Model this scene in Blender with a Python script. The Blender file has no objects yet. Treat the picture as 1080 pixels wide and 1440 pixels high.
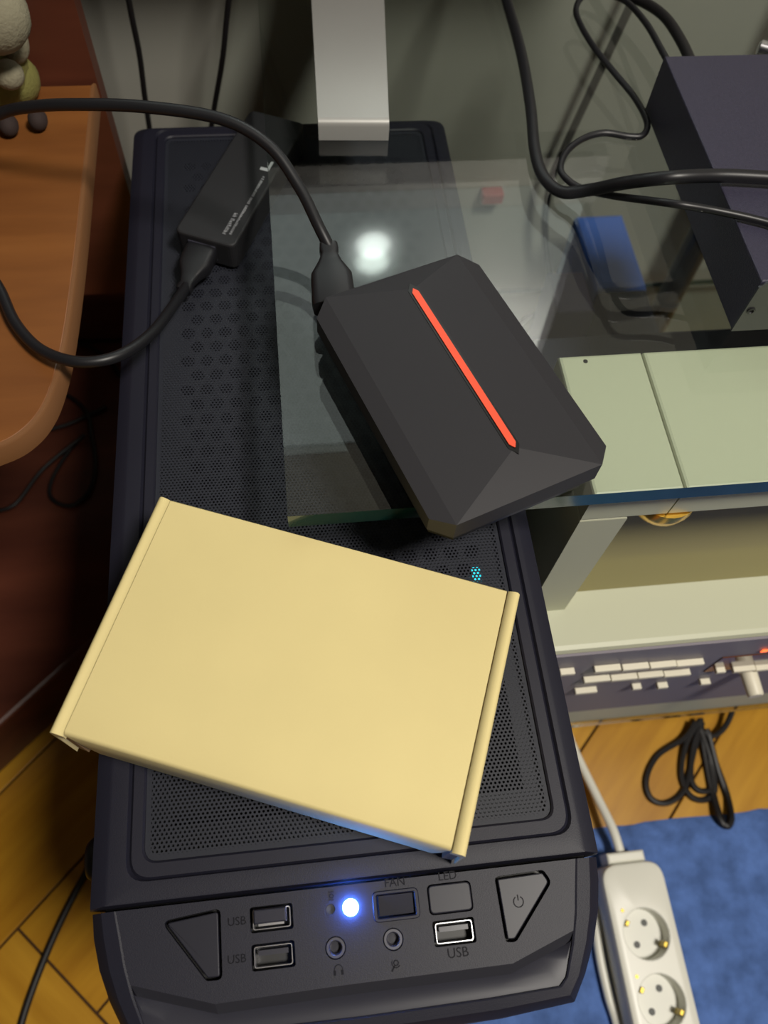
import bpy, bmesh, math, random
from mathutils import Matrix, Vector, Euler
random.seed(7)
scene = bpy.context.scene
COL = scene.collection
pi = math.pi

# ------------------------------------------------------------------ camera
F, YAW, PITCH, ROLL = 1122.244, 0.193355676, 1.08460191, 0.0985484529
ZT = 0.45                                      # height of the computer case top
CAM = Vector((-0.00504, -0.017594, ZT + 0.35357))
_cp, _sp, _cy, _sy = math.cos(PITCH), math.sin(PITCH), math.cos(YAW), math.sin(YAW)
FW = Vector((_sy*_cp, _cy*_cp, -_sp)); _r = Vector((_cy, -_sy, 0)); _u = _r.cross(FW)
RT = math.cos(ROLL)*_r + math.sin(ROLL)*_u
UP = -math.sin(ROLL)*_r + math.cos(ROLL)*_u
cd = bpy.data.cameras.new('camera'); cam = bpy.data.objects.new('camera', cd); COL.objects.link(cam)
cd.sensor_fit = 'VERTICAL'; cd.sensor_height = 36; cd.sensor_width = 27; cd.lens = F/1440*36
cd.clip_start = 0.01; cd.clip_end = 20
cd.dof.use_dof = True; cd.dof.focus_distance = 0.36; cd.dof.aperture_fstop = 10
M = Matrix((RT, UP, -FW)).transposed().to_4x4(); M.translation = CAM
cam.matrix_world = M
scene.camera = cam

def ray(x, y): return (x-540)/F*RT - (y-720)/F*UP + FW
def Pz(x, y, z):                               # pixel -> point on the level plane z (above the case top)
    d = ray(x, y); t = (ZT+z-CAM.z)/d.z; return CAM + d*t
def PY(x, y, Y):                               # pixel -> point on the upright plane Y
    d = ray(x, y); t = (Y-CAM.y)/d.y; return CAM + d*t

# ------------------------------------------------------------------ world, lamps, exposure
w = bpy.data.worlds.new('world'); scene.world = w; w.use_nodes = True
w.node_tree.nodes['Background'].inputs[0].default_value = (0.9, 0.95, 1, 1)
w.node_tree.nodes['Background'].inputs[1].default_value = 0.05
scene.view_settings.view_transform = 'Standard'; scene.view_settings.look = 'None'
scene.view_settings.gamma = 1; scene.view_settings.use_curve_mapping = False
scene.view_settings.exposure = 0.0
LX, LY, LZ_ = 0.52, -0.27, 1.78
ld = bpy.data.lights.new('ceiling_lamp_light', 'AREA'); ld.shape = 'DISK'; ld.size = 0.3; ld.energy = 23.5; ld.color = (1, .94, .84)
lo = bpy.data.objects.new('ceiling_lamp_light', ld); COL.objects.link(lo); lo.location = (LX, LY, LZ_)

# ------------------------------------------------------------------ materials
def lin(c):
    return tuple((v/255/12.92 if v/255 <= .04045 else ((v/255+.055)/1.055)**2.4) for v in c)
MATS = {}
def mat(name, rgb, rough=.5, metal=0, spec=.5, bump=0, bscale=200, var=0, vscale=30, stretch=None, coat=0, emit=None, es=0, dark=None):
    if name in MATS: return MATS[name]
    m = bpy.data.materials.new(name); m.use_nodes = True
    nt = m.node_tree; b = nt.nodes['Principled BSDF']
    c = lin(rgb); b.inputs['Base Color'].default_value = (*c, 1)
    b.inputs['Roughness'].default_value = rough; b.inputs['Metallic'].default_value = metal
    b.inputs['Specular IOR Level'].default_value = spec
    b.inputs['Coat Weight'].default_value = coat; b.inputs['Coat Roughness'].default_value = .08
    if bump or var:
        tc = nt.nodes.new('ShaderNodeTexCoord'); mp = nt.nodes.new('ShaderNodeMapping')
        nt.links.new(tc.outputs['Object'], mp.inputs[0])
        if stretch: mp.inputs['Scale'].default_value = stretch
    if var:
        n = nt.nodes.new('ShaderNodeTexNoise'); n.inputs['Scale'].default_value = vscale; n.inputs['Detail'].default_value = 6
        nt.links.new(mp.outputs[0], n.inputs[0])
        r = nt.nodes.new('ShaderNodeValToRGB'); d = lin(dark) if dark else tuple(v*(1-var) for v in c)
        r.color_ramp.elements[0].color = (*d, 1); r.color_ramp.elements[1].color = (*(tuple(min(1, v*(1+var*.6)) for v in c) if not dark else c), 1)
        r.color_ramp.elements[0].position = .3; r.color_ramp.elements[1].position = .7
        nt.links.new(n.outputs[0], r.inputs[0]); nt.links.new(r.outputs[0], b.inputs['Base Color'])
    if bump:
        n = nt.nodes.new('ShaderNodeTexNoise'); n.inputs['Scale'].default_value = bscale; n.inputs['Detail'].default_value = 3
        nt.links.new(mp.outputs[0], n.inputs[0])
        bp = nt.nodes.new('ShaderNodeBump'); bp.inputs['Strength'].default_value = bump; bp.inputs['Distance'].default_value = .001
        nt.links.new(n.outputs[0], bp.inputs['Height']); nt.links.new(bp.outputs[0], b.inputs['Normal'])
    if emit:
        b.inputs['Emission Color'].default_value = (*emit, 1); b.inputs['Emission Strength'].default_value = es
    MATS[name] = m; return m

def glass_mat(name, tint, base_r=.05):
    m = bpy.data.materials.new(name); m.use_nodes = True; nt = m.node_tree; nt.nodes.clear()
    o = nt.nodes.new('ShaderNodeOutputMaterial'); mx = nt.nodes.new('ShaderNodeMixShader')
    t = nt.nodes.new('ShaderNodeBsdfTransparent'); t.inputs[0].default_value = (*tint, 1)
    g = nt.nodes.new('ShaderNodeBsdfGlossy'); g.inputs['Roughness'].default_value = .015; g.inputs[0].default_value = (1, 1, 1, 1)
    lw = nt.nodes.new('ShaderNodeLayerWeight'); lw.inputs[0].default_value = .5
    p = nt.nodes.new('ShaderNodeMath'); p.operation = 'POWER'; p.inputs[1].default_value = 5
    q = nt.nodes.new('ShaderNodeMath'); q.operation = 'MULTIPLY_ADD'; q.inputs[1].default_value = 1-base_r; q.inputs[2].default_value = base_r
    nt.links.new(lw.outputs['Facing'], p.inputs[0]); nt.links.new(p.outputs[0], q.inputs[0]); nt.links.new(q.outputs[0], mx.inputs[0])
    nt.links.new(t.outputs[0], mx.inputs[1]); nt.links.new(g.outputs[0], mx.inputs[2]); nt.links.new(mx.outputs[0], o.inputs[0])
    return m

PLA = mat('case_plastic', (31, 31, 43), .5, spec=.3, bump=.10, bscale=2500)
PLAG = mat('case_gloss_strip', (44, 44, 54), .42, spec=.28)
BTN = mat('case_button', (35, 35, 45), .42, spec=.3)
HOLE = mat('port_black', (10, 10, 12), .5)
STEEL = mat('case_steel', (44, 43, 50), .45, spec=.4)
MESHM = mat('mesh_metal', (40, 42, 51), .55, spec=.3)
PLATE = mat('vent_plate', (50, 53, 60), .65)
INNER = mat('case_inside', (12, 12, 14), .8)
CHROME = mat('bright_metal', (225, 225, 230), .25, metal=1)
CARD = mat('kraft_card', (226, 209, 150), .75, spec=.25, var=.07, vscale=9, bump=.05, bscale=900)
CARDIN = mat('kraft_inside', (150, 120, 80), .9)
DEV = mat('matte_black', (44, 43, 47), .55, spec=.35, bump=.05, bscale=4000)
DEVL = mat('black_side', (18, 18, 22), .35)
RED = mat('red_strip', (255, 92, 62), .4)
RUB = mat('rubber_black', (26, 26, 30), .42)
RUBD = mat('rubber_dark', (22, 20, 22), .5)
PRINT = mat('white_print', (185, 187, 192), .6)
ALU = mat('aluminium', (172, 171, 168), .45, metal=.45, bump=.03, bscale=3000)
BOXT = mat('painted_steel', (54, 52, 70), .38, bump=.35, bscale=1800, var=.15, vscale=600)
PLATEA = mat('silver_plate', (96, 96, 98), .35, metal=.8)
BEI = mat('beige_plastic', (194, 196, 172), .45, bump=.03, bscale=800)
OLV = mat('olive_gloss', (150, 142, 98), .12)
GOLD = mat('brass', (225, 180, 80), .25, metal=1)
PANEL = mat('grey_violet_panel', (128, 122, 132), .5)
PBTN = mat('ivory_button', (226, 220, 200), .45)
AMB = mat('amber_window', (90, 45, 15), .15, coat=.5)
ORG = mat('orange_led', (255, 90, 30), .4, emit=(1, .15, .03), es=2.0)
WHT = mat('white_plastic', (235, 234, 222), .35)
WHTS = mat('white_socket', (228, 228, 218), .4)
BRASS = mat('old_brass', (150, 130, 60), .35, metal=1)
DESK = mat('orange_wood', (140, 88, 44), .38, var=.25, vscale=6, stretch=(1.2, 7, 7), dark=(112, 66, 32))
BAND = mat('edge_band', (130, 90, 58), .4)
MAHO = mat('mahogany', (104, 56, 40), .38, var=.3, vscale=5, stretch=(1, 6, 6), dark=(76, 38, 28))
RUG = mat('blue_rug', (88, 118, 180), .95, spec=.1, var=.3, vscale=60, bump=.9, bscale=350)
WALL = mat('wall_paint', (160, 159, 150), .85, bump=.03, bscale=300)
CEIL = mat('ceiling_paint', (225, 222, 212), .9)
JOINT = mat('floor_joint', (58, 34, 12), .8)
BLUE = mat('blue_cloth', (60, 105, 200), .7)
NAVY = mat('navy_cloth', (30, 32, 48), .75)
VIO = mat('violet_card', (110, 105, 150), .6)
REDC = mat('red_plastic', (150, 50, 45), .5)
PLUSHA = mat('plush_olive', (124, 120, 64), .9, var=.25, vscale=40, bump=.6, bscale=500)
PLUSHB = mat('plush_cream', (142, 136, 114), .9, var=.15, vscale=40, bump=.6, bscale=500)
PLUSHC = mat('plush_dark', (52, 40, 38), .85)
GLASS = glass_mat('table_glass', (.93, .955, .94), .06)
GEDGE = mat('glass_edge', (20, 62, 60), .12, coat=.6, var=.5, vscale=14)
LEDM = mat('blue_led', (200, 220, 255), .3, emit=(.07, .22, 1), es=200)
RGBM = mat('rgb_led', (20, 160, 140), .4, emit=(.03, .6, .75), es=1.6)
PLANKS = [mat('oak_%d' % i, c, .33, var=.22, vscale=7, stretch=(1, 9, 9), dark=d) for i, (c, d) in enumerate([
    ((208, 157, 42), (180, 127, 28)), ((200, 147, 38), (170, 117, 24)), ((214, 163, 48), (190, 135, 32)), ((204, 152, 46), (176, 124, 30))])]

# ------------------------------------------------------------------ helpers
def empty(name, loc=(0, 0, 0), rz=0):
    o = bpy.data.objects.new(name, None); COL.objects.link(o); o.location = loc; o.rotation_euler = (0, 0, rz)
    o.empty_display_size = .02
    o['_m'] = [v for r in (Matrix.Translation(Vector(loc)) @ Matrix.Rotation(rz, 4, 'Z')) for v in r]
    return o
def tag(o, label, cat, group=None, kind=None):
    o['label'] = label; o['category'] = cat
    if group: o['group'] = group
    if kind: o['kind'] = kind
    return o
def mo(name, V, Fc, m, parent=None, world=True, smooth=False, mats=None, fmi=None):
    V = [Vector(v) for v in V]; loc = Vector((0, 0, 0))
    if parent is not None and world and '_m' in parent:
        k = list(parent['_m']); PM = Matrix((k[0:4], k[4:8], k[8:12], k[12:16])).inverted()
        V = [PM @ v for v in V]
    n = len(V)
    c = Vector((sum((min(v[i] for v in V)+max(v[i] for v in V))/2 if i == j else 0 for i in range(3)) for j in range(3)))
    c.z = min(v.z for v in V)
    if parent is not None and '_m' not in parent: c = Vector((0, 0, 0))
    V = [v-c for v in V]
    me = bpy.data.meshes.new(name); me.from_pydata([tuple(v) for v in V], [], Fc)
    bm = bmesh.new(); bm.from_mesh(me); bmesh.ops.recalc_face_normals(bm, faces=bm.faces); bm.to_mesh(me); bm.free()
    for k in (mats or [m]): me.materials.append(k)
    if fmi: me.polygons.foreach_set('material_index', fmi)
    if smooth: me.polygons.foreach_set('use_smooth', [True]*len(me.polygons))
    me.update()
    o = bpy.data.objects.new(name, me); COL.objects.link(o); o.location = c
    if parent is not None:
        o.parent = parent
        # sub-parts: remember the world placing of the part so children can be placed in world space
    k0 = Matrix.Identity(4)
    if parent is not None and '_m' in parent:
        k = list(parent['_m']); k0 = Matrix((k[0:4], k[4:8], k[8:12], k[12:16]))
    o['_m'] = [v for r in (k0 @ Matrix.Translation(c)) for v in r]
    return o
def sm(o, ang=35):
    me = o.data; me.polygons.foreach_set('use_smooth', [True]*len(me.polygons))
    bm = bmesh.new(); bm.from_mesh(me)
    for e in bm.edges:
        if len(e.link_faces) == 2: e.smooth = e.calc_face_angle(0) < math.radians(ang)
    bm.to_mesh(me); bm.free(); return o
def offset(poly, d):                            # inset of a CCW polygon by d
    n = len(poly); out = []
    for i in range(n):
        a, b, c = Vector(poly[i-1][:2]), Vector(poly[i][:2]), Vector(poly[(i+1) % n][:2])
        e1 = (b-a).normalized() if (b-a).length > 1e-9 else Vector((1, 0)); e2 = (c-b).normalized() if (c-b).length > 1e-9 else e1
        n1 = Vector((-e1.y, e1.x)); n2 = Vector((-e2.y, e2.x)); k = 1+n1.dot(n2)
        m = (n1+n2)/max(k, .3); out.append((b.x+m.x*d, b.y+m.y*d))
    return out
def ccw(p):
    return list(p) if sum(p[i-1][0]*p[i][1]-p[i][0]*p[i-1][1] for i in range(len(p))) > 0 else list(reversed(p))
def rpoly(poly, r, n=5):                        # rounded corners
    poly = ccw(poly); N = len(poly); out = []
    for i in range(N):
        a, b, c = Vector(poly[i-1]), Vector(poly[i]), Vector(poly[(i+1) % N])
        rr = r[i] if isinstance(r, (list, tuple)) else r
        u1 = (a-b); u2 = (c-b); l1, l2 = u1.length, u2.length; u1.normalize(); u2.normalize()
        ang = math.acos(max(-1, min(1, u1.dot(u2)))); t = min(rr/math.tan(ang/2), l1*.48, l2*.48) if rr > 0 else 0
        if t < 1e-6: out.append((b.x, b.y)); continue
        p0, p1 = b+u1*t, b+u2*t
        for k in range(n+1):
            s = k/n; q = (1-s)**2*p0+2*s*(1-s)*b+s*s*p1; out.append((q.x, q.y))
    return out
def rrect(x0, x1, y0, y1, r, n=5): return rpoly([(x0, y0), (x1, y0), (x1, y1), (x0, y1)], r, n)
def loft(rings, cap0=True, cap1=True, closed=True):
    V = [p for r in rings for p in r]; n = len(rings[0]); Fc = []
    for k in range(len(rings)-1):
        for i in range(n if closed else n-1):
            j = (i+1) % n; Fc.append((k*n+i, k*n+j, (k+1)*n+j, (k+1)*n+i))
    if cap0: Fc.append(tuple(reversed(range(n))))
    if cap1: Fc.append(tuple(range((len(rings)-1)*n, len(rings)*n)))
    return V, Fc
def prism(poly, z0, z1, bev=0, zf=None):
    poly = ccw(poly); f = zf or (lambda x, y: 0)
    rings = []
    if bev and not zf: rings.append([(x, y, z0) for x, y in offset(poly, bev*.6)]); rings.append([(x, y, z0+bev*.6) for x, y in poly])
    else: rings.append([(x, y, z0+f(x, y)) for x, y in poly])
    if bev:
        rings.append([(x, y, z1-bev+f(x, y)) for x, y in poly])
        q = offset(poly, bev*.3); rings.append([(x, y, z1-bev*.3+f(x, y)) for x, y in q])
        q = offset(poly, bev); rings.append([(x, y, z1+f(x, y)) for x, y in q])
    else: rings.append([(x, y, z1+f(x, y)) for x, y in poly])
    return loft(rings)
def boxm(x0, x1, y0, y1, z0, z1, bev=0):
    return prism([(x0, y0), (x1, y0), (x1, y1), (x0, y1)], z0, z1, bev)
def smooth_path(pts, k=8):
    P = [Vector(p) for p in pts]; out = []
    for i in range(len(P)-1):
        p0, p1, p2, p3 = P[max(i-1, 0)], P[i], P[i+1], P[min(i+2, len(P)-1)]
        for s in range(k):
            t = s/k
            out.append(.5*((2*p1)+(p2-p0)*t+(2*p0-5*p1+4*p2-p3)*t*t+(3*p1-p0-3*p2+p3)*t**3))
    out.append(P[-1]); return out
def tubem(pts, r, n=10, k=8, smoothp=True):
    path = smooth_path(pts, k) if smoothp else [Vector(p) for p in pts]
    rings = []; up = None; N = len(path)
    for i, p in enumerate(path):
        d = (path[min(i+1, N-1)]-path[max(i-1, 0)]).normalized()
        if up is None: up = Vector((0, 0, 1)) if abs(d.z) < .9 else Vector((1, 0, 0))
        a = d.cross(up).normalized(); up = a.cross(d).normalized()
        rr = r(i/(N-1)) if callable(r) else r
        rings.append([tuple(p+rr*(math.cos(2*pi*j/n)*a+math.sin(2*pi*j/n)*up)) for j in range(n)])
    return loft(rings)
def tube(name, pts, r, m, parent=None, n=10, k=8): return mo(name, *tubem(pts, r, n, k), m, parent, smooth=False) if False else sm(mo(name, *tubem(pts, r, n, k), m, parent), 60)
def lathem(prof, c=(0, 0, 0), axis='Z', n=24, cap0=True, cap1=True):     # prof: (radius, height)
    rings = []
    for r, h in prof:
        ring = []
        for j in range(n):
            a = 2*pi*j/n; x, y = r*math.cos(a), r*math.sin(a)
            p = (x, y, h) if axis == 'Z' else ((h, x, y) if axis == 'X' else (x, h, y))
            ring.append((c[0]+p[0], c[1]+p[1], c[2]+p[2]))
        rings.append(ring)
    return loft(rings, cap0, cap1)
def join(*parts):
    V = []; Fc = []
    for v, f in parts:
        b = len(V); V += list(v); Fc += [tuple(i+b for i in q) for q in f]
    return V, Fc
def xf(vf, mtx): return [tuple(mtx @ Vector(v)) for v in vf[0]], vf[1]
def textm(s, size, ext=.0001):
    cu = bpy.data.curves.new('t', 'FONT'); cu.body = s; cu.size = size; cu.extrude = ext; cu.align_x = 'CENTER'; cu.align_y = 'CENTER'; cu.resolution_u = 3
    o = bpy.data.objects.new('t', cu); COL.objects.link(o)
    dg = bpy.context.evaluated_depsgraph_get(); me = bpy.data.meshes.new_from_object(o.evaluated_get(dg))
    V = [tuple(v.co) for v in me.vertices]; Fc = [tuple(p.vertices) for p in me.polygons]
    bpy.data.objects.remove(o); bpy.data.curves.remove(cu); bpy.data.meshes.remove(me)
    return V, Fc
def struct(name, vf, m):
    o = mo(name, *vf, m); o['kind'] = 'structure'; return o

# ------------------------------------------------------------------ the room
RX0, RX1, RY0, RY1, RH = -1.7, 2.1, -2.3, 0.62, 2.5
floor = struct('floor', boxm(RX0, RX1, RY0, RY1, -.06, -.004), JOINT)
struct('wall_back', boxm(RX0-.1, RX1+.1, RY1, RY1+.1, -.06, RH), WALL)
struct('wall_front', boxm(RX0-.1, RX1+.1, RY0-.1, RY0, -.06, RH), WALL)
struct('wall_left', boxm(RX0-.1, RX0, RY0, RY1, -.06, RH), WALL)
struct('wall_right', boxm(RX1, RX1+.1, RY0, RY1, -.06, RH), WALL)
struct('ceiling', boxm(RX0-.1, RX1+.1, RY0-.1, RY1+.1, RH, RH+.08), CEIL)
# herringbone parquet, every block a piece
W_, NB = .1015, 4
V0, C0 = .113, .193-NB*W_
def plank(a0, a1, b0, b1):
    g = .0011; s = 1/math.sqrt(2)
    ua, ub = -(a1*W_+C0)+g, -(a0*W_+C0)-g; va, vb = V0+b0*W_+g, V0+b1*W_-g
    P = [((u-v)*s, (u+v)*s) for u, v in ((ua, va), (ub, va), (ub, vb), (ua, vb))]
    xs = [p[0] for p in P]; ys = [p[1] for p in P]
    if max(xs) < -1.0 or min(xs) > 1.1 or max(ys) < -.75 or min(ys) > RY1: return
    V, Fc = prism(P, -.004, 0, .0006)
    bm = bmesh.new(); vs = [bm.verts.new(v) for v in V]
    for f in Fc: bm.faces.new([vs[i] for i in f])
    if max(ys) > RY1:
        bmesh.ops.bisect_plane(bm, geom=bm.verts[:]+bm.edges[:]+bm.faces[:], plane_co=(0, RY1-.001, 0), plane_no=(0, 1, 0), clear_outer=True)
        bmesh.ops.holes_fill(bm, edges=bm.edges[:])
    bm.verts.index_update(); V = [tuple(v.co) for v in bm.verts]; Fc = [tuple(v.index for v in f.verts) for f in bm.faces]; bm.free()
    if not Fc: return
    cx, cy = sum(p[0] for p in P)/4, sum(p[1] for p in P)/4
    along = (a1-a0) > (b1-b0); ang = pi/4 if along else -pi/4
    R = Matrix.Translation((cx, cy, 0)) @ Matrix.Rotation(ang, 4, 'Z'); Ri = R.inverted()
    me = bpy.data.meshes.new('plank'); me.from_pydata([tuple(Ri @ Vector(v)) for v in V], [], Fc)
    b2 = bmesh.new(); b2.from_mesh(me); bmesh.ops.recalc_face_normals(b2, faces=b2.faces); b2.to_mesh(me); b2.free()
    me.materials.append(random.choice(PLANKS))
    o = bpy.data.objects.new('plank', me); COL.objects.link(o); o.parent = floor
    o.location = Vector((cx, cy, 0))-floor.location; o.rotation_euler = (0, 0, ang)
for b in range(-16, 16):
    for k in range(-4, 5):
        s0 = b+2*NB*k; plank(s0, s0+NB, b, b+1)
for a in range(-26, 22):
    for k in range(-5, 6):
        b0 = a-2*NB+1+2*NB*k; plank(a, a+1, b0, b0+NB)
# lamps of the room
cl = empty('pendant_lamp', (LX, LY, LZ_))
sm(mo('lamp_shade', *lathem([(.03, .20), (.06, .195), (.12, .13), (.165, .04), (.17, .02), (.166, .02), (.115, .125), (.055, .188)], (LX, LY, LZ_), n=32, cap1=False), WHT, cl))
mo('lamp_cord', *lathem([(.003, .20), (.003, RH-LZ_-.012)], (LX, LY, LZ_), n=8), WHT, cl)
mo('ceiling_rose', *lathem([(.012, RH-LZ_-.03), (.045, RH-LZ_-.012), (.05, RH-LZ_)], (LX, LY, LZ_), n=20), WHT, cl)
tag(cl, 'white pendant lamp lighting the desks from above', 'lamp')

# ------------------------------------------------------------------ computer case
pc = tag(empty('computer_case', (0, .2, 0)), 'black computer tower with perforated top and blue power light', 'computer')
X0, X1, Y1 = -.105, .105, .468
mo('chassis', *boxm(X0+.004, X1-.004, .006, Y1-.006, .02, .395), INNER, pc)
for s in (-1, 1):
    mo('side_panel', *boxm(*((X0, X0+.0035) if s < 0 else (X1-.0035, X1)), .002, Y1-.002, .022, .4265, .0008), STEEL, pc)
    for y in (.05, .41): mo('foot', *lathem([(.014, 0), (.016, .004), (.016, .0205)], (s*.075, y, 0)), RUBD, pc)
mo('rear_panel', *boxm(X0+.004, X1-.004, Y1-.005, Y1-.001, .022, .43), STEEL, pc)
def ring(x0, x1, y0, y1, r, z, fr_=None): return [(x, y, z) for x, y in rrect(x0, x1, y0, y1, r if fr_ is None else [fr_, fr_, r, r], 6)]
MX0, MX1, MY0, MY1 = -.0825, .087, .0155, .4535
V, Fc = loft([ring(X0+.005, X1-.005, .004, Y1-.005, .003, ZT-.023, .0008), ring(X0, X1, 0, Y1, .006, ZT-.023, .0008), ring(X0, X1, 0, Y1, .008, ZT-.009, .0008), ring(X0+.0015, X1-.0015, .0003, Y1-.002, .009, ZT-.0035, .0008),
    ring(X0+.0075, X1-.0075, .0010, Y1-.006, .008, ZT-.0002, .0008), ring(X0+.009, X1-.009, .0016, Y1-.007, .008, ZT, .0008),
    ring(-.0895, .0945, .0083, .4605, .009, ZT), ring(-.0885, .0935, .0090, .4598, .0088, ZT-.0016), ring(-.0874, .0924, .0097, .4590, .0086, ZT-.0002),
    ring(MX0-.0008, MX1+.0008, MY0-.0008, MY1+.0008, .0065, ZT-.0002), ring(MX0, MX1, MY0, MY1, .006, ZT-.001), ring(MX0+.0002, MX1-.0002, MY0+.0002, MY1-.0002, .006, ZT-.0045)], False, False)
sm(mo('top_frame', V, Fc, PLA, pc), 30)
# perforated sheet: every little hole is open
def hexsheet(x0, x1, y0, y1, p, hr, z):
    V = []; Fc = []; dy = p*math.sqrt(3)/2; ny = int((y1-y0)/dy); R = p/math.sqrt(3)
    for j in range(ny):
        y = y0+dy*(j+.5); off = p/2 if j % 2 else 0; nx = int((x1-x0-off)/p)
        for i in range(nx):
            x = x0+off+p*(i+.5); b = len(V)
            for k in range(6):
                a = pi/6+k*pi/3; V.append((x+R*math.cos(a), y+R*math.sin(a), z))
            for k in range(6):
                a = pi/6+k*pi/3; V.append((x+hr*math.cos(a), y+hr*math.sin(a), z))
            for k in range(6): Fc.append((b+k, b+(k+1) % 6, b+6+(k+1) % 6, b+6+k))
    return V, Fc
o = mo('perforated_mesh', *hexsheet(MX0+.0012, MX1-.0004, MY0+.0012, MY1-.0012, .00185, .00058, ZT-.0018), MESHM, pc); o['kind'] = 'stuff'
V, Fc = loft([ring(MX0, MX1, MY0, MY1, .006, ZT-.0019), ring(MX0+.0022, MX1-.0020, MY0+.0024, MY1-.0026, .004, ZT-.0019)], False, False)
mo('mesh_border', V, Fc, MESHM, pc)
# the plate under it, with its larger holes
V = []; Fc = []
PX, PYr, PH = .01035, .0099, .0038; px0 = -.0725; ncol = 14; zpl = ZT-.0052
def quad(x0, x1, y0, y1):
    b = len(V); V.extend([(x0, y0, zpl), (x1, y0, zpl), (x1, y1, zpl), (x0, y1, zpl)]); Fc.append((b, b+1, b+2, b+3))
yb = .128; nrow = 31
for j in range(nrow):
    y = yb+PYr*(j+.5); xs = px0+(PX/2 if j % 2 else 0)
    quad(px0, xs, y-PYr/2, y+PYr/2) if j % 2 else quad(xs+ncol*PX, px0+(ncol+.5)*PX, y-PYr/2, y+PYr/2)
    for i in range(ncol):
        x = xs+PX*(i+.5); b = len(V)
        for k in range(12):
            a = k*pi/6+pi/12; c, s = math.cos(a), math.sin(a); t = min(PX/2/abs(c), PYr/2/abs(s))
            if k % 3 == 1: c2, s2 = math.copysign(1, c), math.copysign(1, s); V.append((x+c2*PX/2, y+s2*PYr/2, zpl))
            else: V.append((x+c*t, y+s*t, zpl))
        for k in range(12):
            a = k*pi/6+pi/12; V.append((x+PH*math.cos(a), y+PH*math.sin(a), zpl))
        for k in range(12): Fc.append((b+k, b+(k+1) % 12, b+12+(k+1) % 12, b+12+k))
pxe = px0+(ncol+.5)*PX; pye = yb+nrow*PYr
quad(MX0, px0, MY0, MY1); quad(pxe, MX1, MY0, MY1); quad(px0, pxe, pye, MY1); quad(px0, pxe, MY0, .0285); quad(px0, pxe, .118, yb)
o = mo('vent_plate', V, Fc, PLATE, pc); o['kind'] = 'stuff'
mo('inner_light', *boxm(.0708, .0748, .1265, .1335, ZT-.0048, ZT-.0035), RGBM, pc)
# thumb screw
V, Fc = lathem([(.004, .001), (.004, -.001), (.0085, -.0012), (.0092, -.0025), (.0092, -.0065), (.0075, -.0085), (.002, -.0085)], (X0, .022, ZT-.034), 'X', 20)
sm(mo('thumb_screw', V, Fc, RUBD, pc), 50)
# front cap ---------------------------------------------------------------
SL = .07
def cz(x, y): return SL*min(y, 0)
def C(px, py):
    z = 0
    for _ in range(5): p = Pz(px, py, z); z = cz(p.x, p.y)
    return (p.x, p.y)
half = [(.1045, -.0012), (.1038, -.010), (.1012, -.021), (.0968, -.032), (.091, -.0425), (.0845, -.0522), (.055, -.0545), (.0, -.0555)]
outl = [(x, y) for x, y in half]+[(-x, y) for x, y in reversed(half[:-1])]        # right rear -> front -> left rear
outl = list(reversed(outl))                                                       # left rear -> right rear (ccw with rear edge)
halfB = [(.0925, -.0012), (.0905, -.010), (.0882, -.021), (.0852, -.031), (.0805, -.0425), (.0775, -.0452), (.05, -.0462), (0, -.0468)]
inB = list(reversed([(x, y) for x, y in halfB]+[(-x, y) for x, y in reversed(halfB[:-1])]))
def mixp(a, b, t): return [(p[0]+(q[0]-p[0])*t, p[1]+(q[1]-p[1])*t) for p, q in zip(a, b)]
def r3(pl, dz): return [(x, y, ZT+cz(x, y)+dz) for x, y in pl]
V, Fc = loft([[(x, y, .03) for x, y in mixp(outl, inB, .3)], r3(mixp(outl, inB, .05), -.05), r3(outl, -.012), r3(mixp(outl, inB, .12), -.006), r3(mixp(outl, inB, .42), -.0018),
              r3(mixp(outl, inB, .5), -.0010), r3(mixp(outl, inB, .93), 0), r3(inB, -.0004), r3(inB, -.006)], False, False, closed=False)
sm(mo('front_bezel', V, Fc, PLA, pc), 25)
mo('front_back_wall', *boxm(-.0985, .0985, -.0015, .0008, .03, ZT-.008), INNER, pc)
Cl = [(.0845, -.0268), (.0590, -.0366), (-.0070, -.0362), (-.0550, -.0382), (-.0815, -.0268)]
Cl = [C(802, 1309), C(721, 1355), C(480, 1386), C(302, 1412), C(204, 1383)]
panel = [(-.0880, -.0012), Cl[4], Cl[3], Cl[2], Cl[1], Cl[0], (.0918, -.0012)]
def edgeB(y, s):                                 # x of the bezel's inner line at y
    for (xa, ya), (xb, yb_) in zip(halfB, halfB[1:]):
        if yb_ <= y <= ya: return s*(xa+(xb-xa)*(y-ya)/(yb_-ya))
    return s*halfB[0][0]
panel = [(edgeB(-.0012, -1), -.0012), (edgeB(-.012, -1), -.012), (edgeB(-.02, -1), -.02), (edgeB(Cl[4][1], -1), Cl[4][1]), Cl[3], Cl[2], Cl[1],
         (edgeB(Cl[0][1], 1), Cl[0][1]), (edgeB(-.02, 1), -.02), (edgeB(-.012, 1), -.012), (edgeB(-.0012, 1), -.0012)]
def rect_px(x0, y0, x1, y1):
    c = C((x0+x1)/2, (y0+y1)/2); return c
HOLES = {}
tri_l = rpoly([C(226, 1296), C(310, 1277), C(313, 1378), C(290, 1380)], .0022)
tri_r = rpoly([C(695, 1233), C(764, 1223), C(776, 1240), C(726, 1325), C(711, 1325)], [.0015, .003, .003, .0022, .0018])
usb_c = [C(382, 1291), C(384.5, 1344), C(639, 1310.5)]
jk_c = [C(472, 1333), C(553, 1321)]
fan_c = C(557, 1272.5); led_c = C(633, 1262.5); bl_c = C(493, 1276); sh_c = C(465, 1279)
def circ(c, r, n=20): return [(c[0]+r*math.cos(2*pi*k/n), c[1]+r*math.sin(2*pi*k/n)) for k in range(n)]
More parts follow.
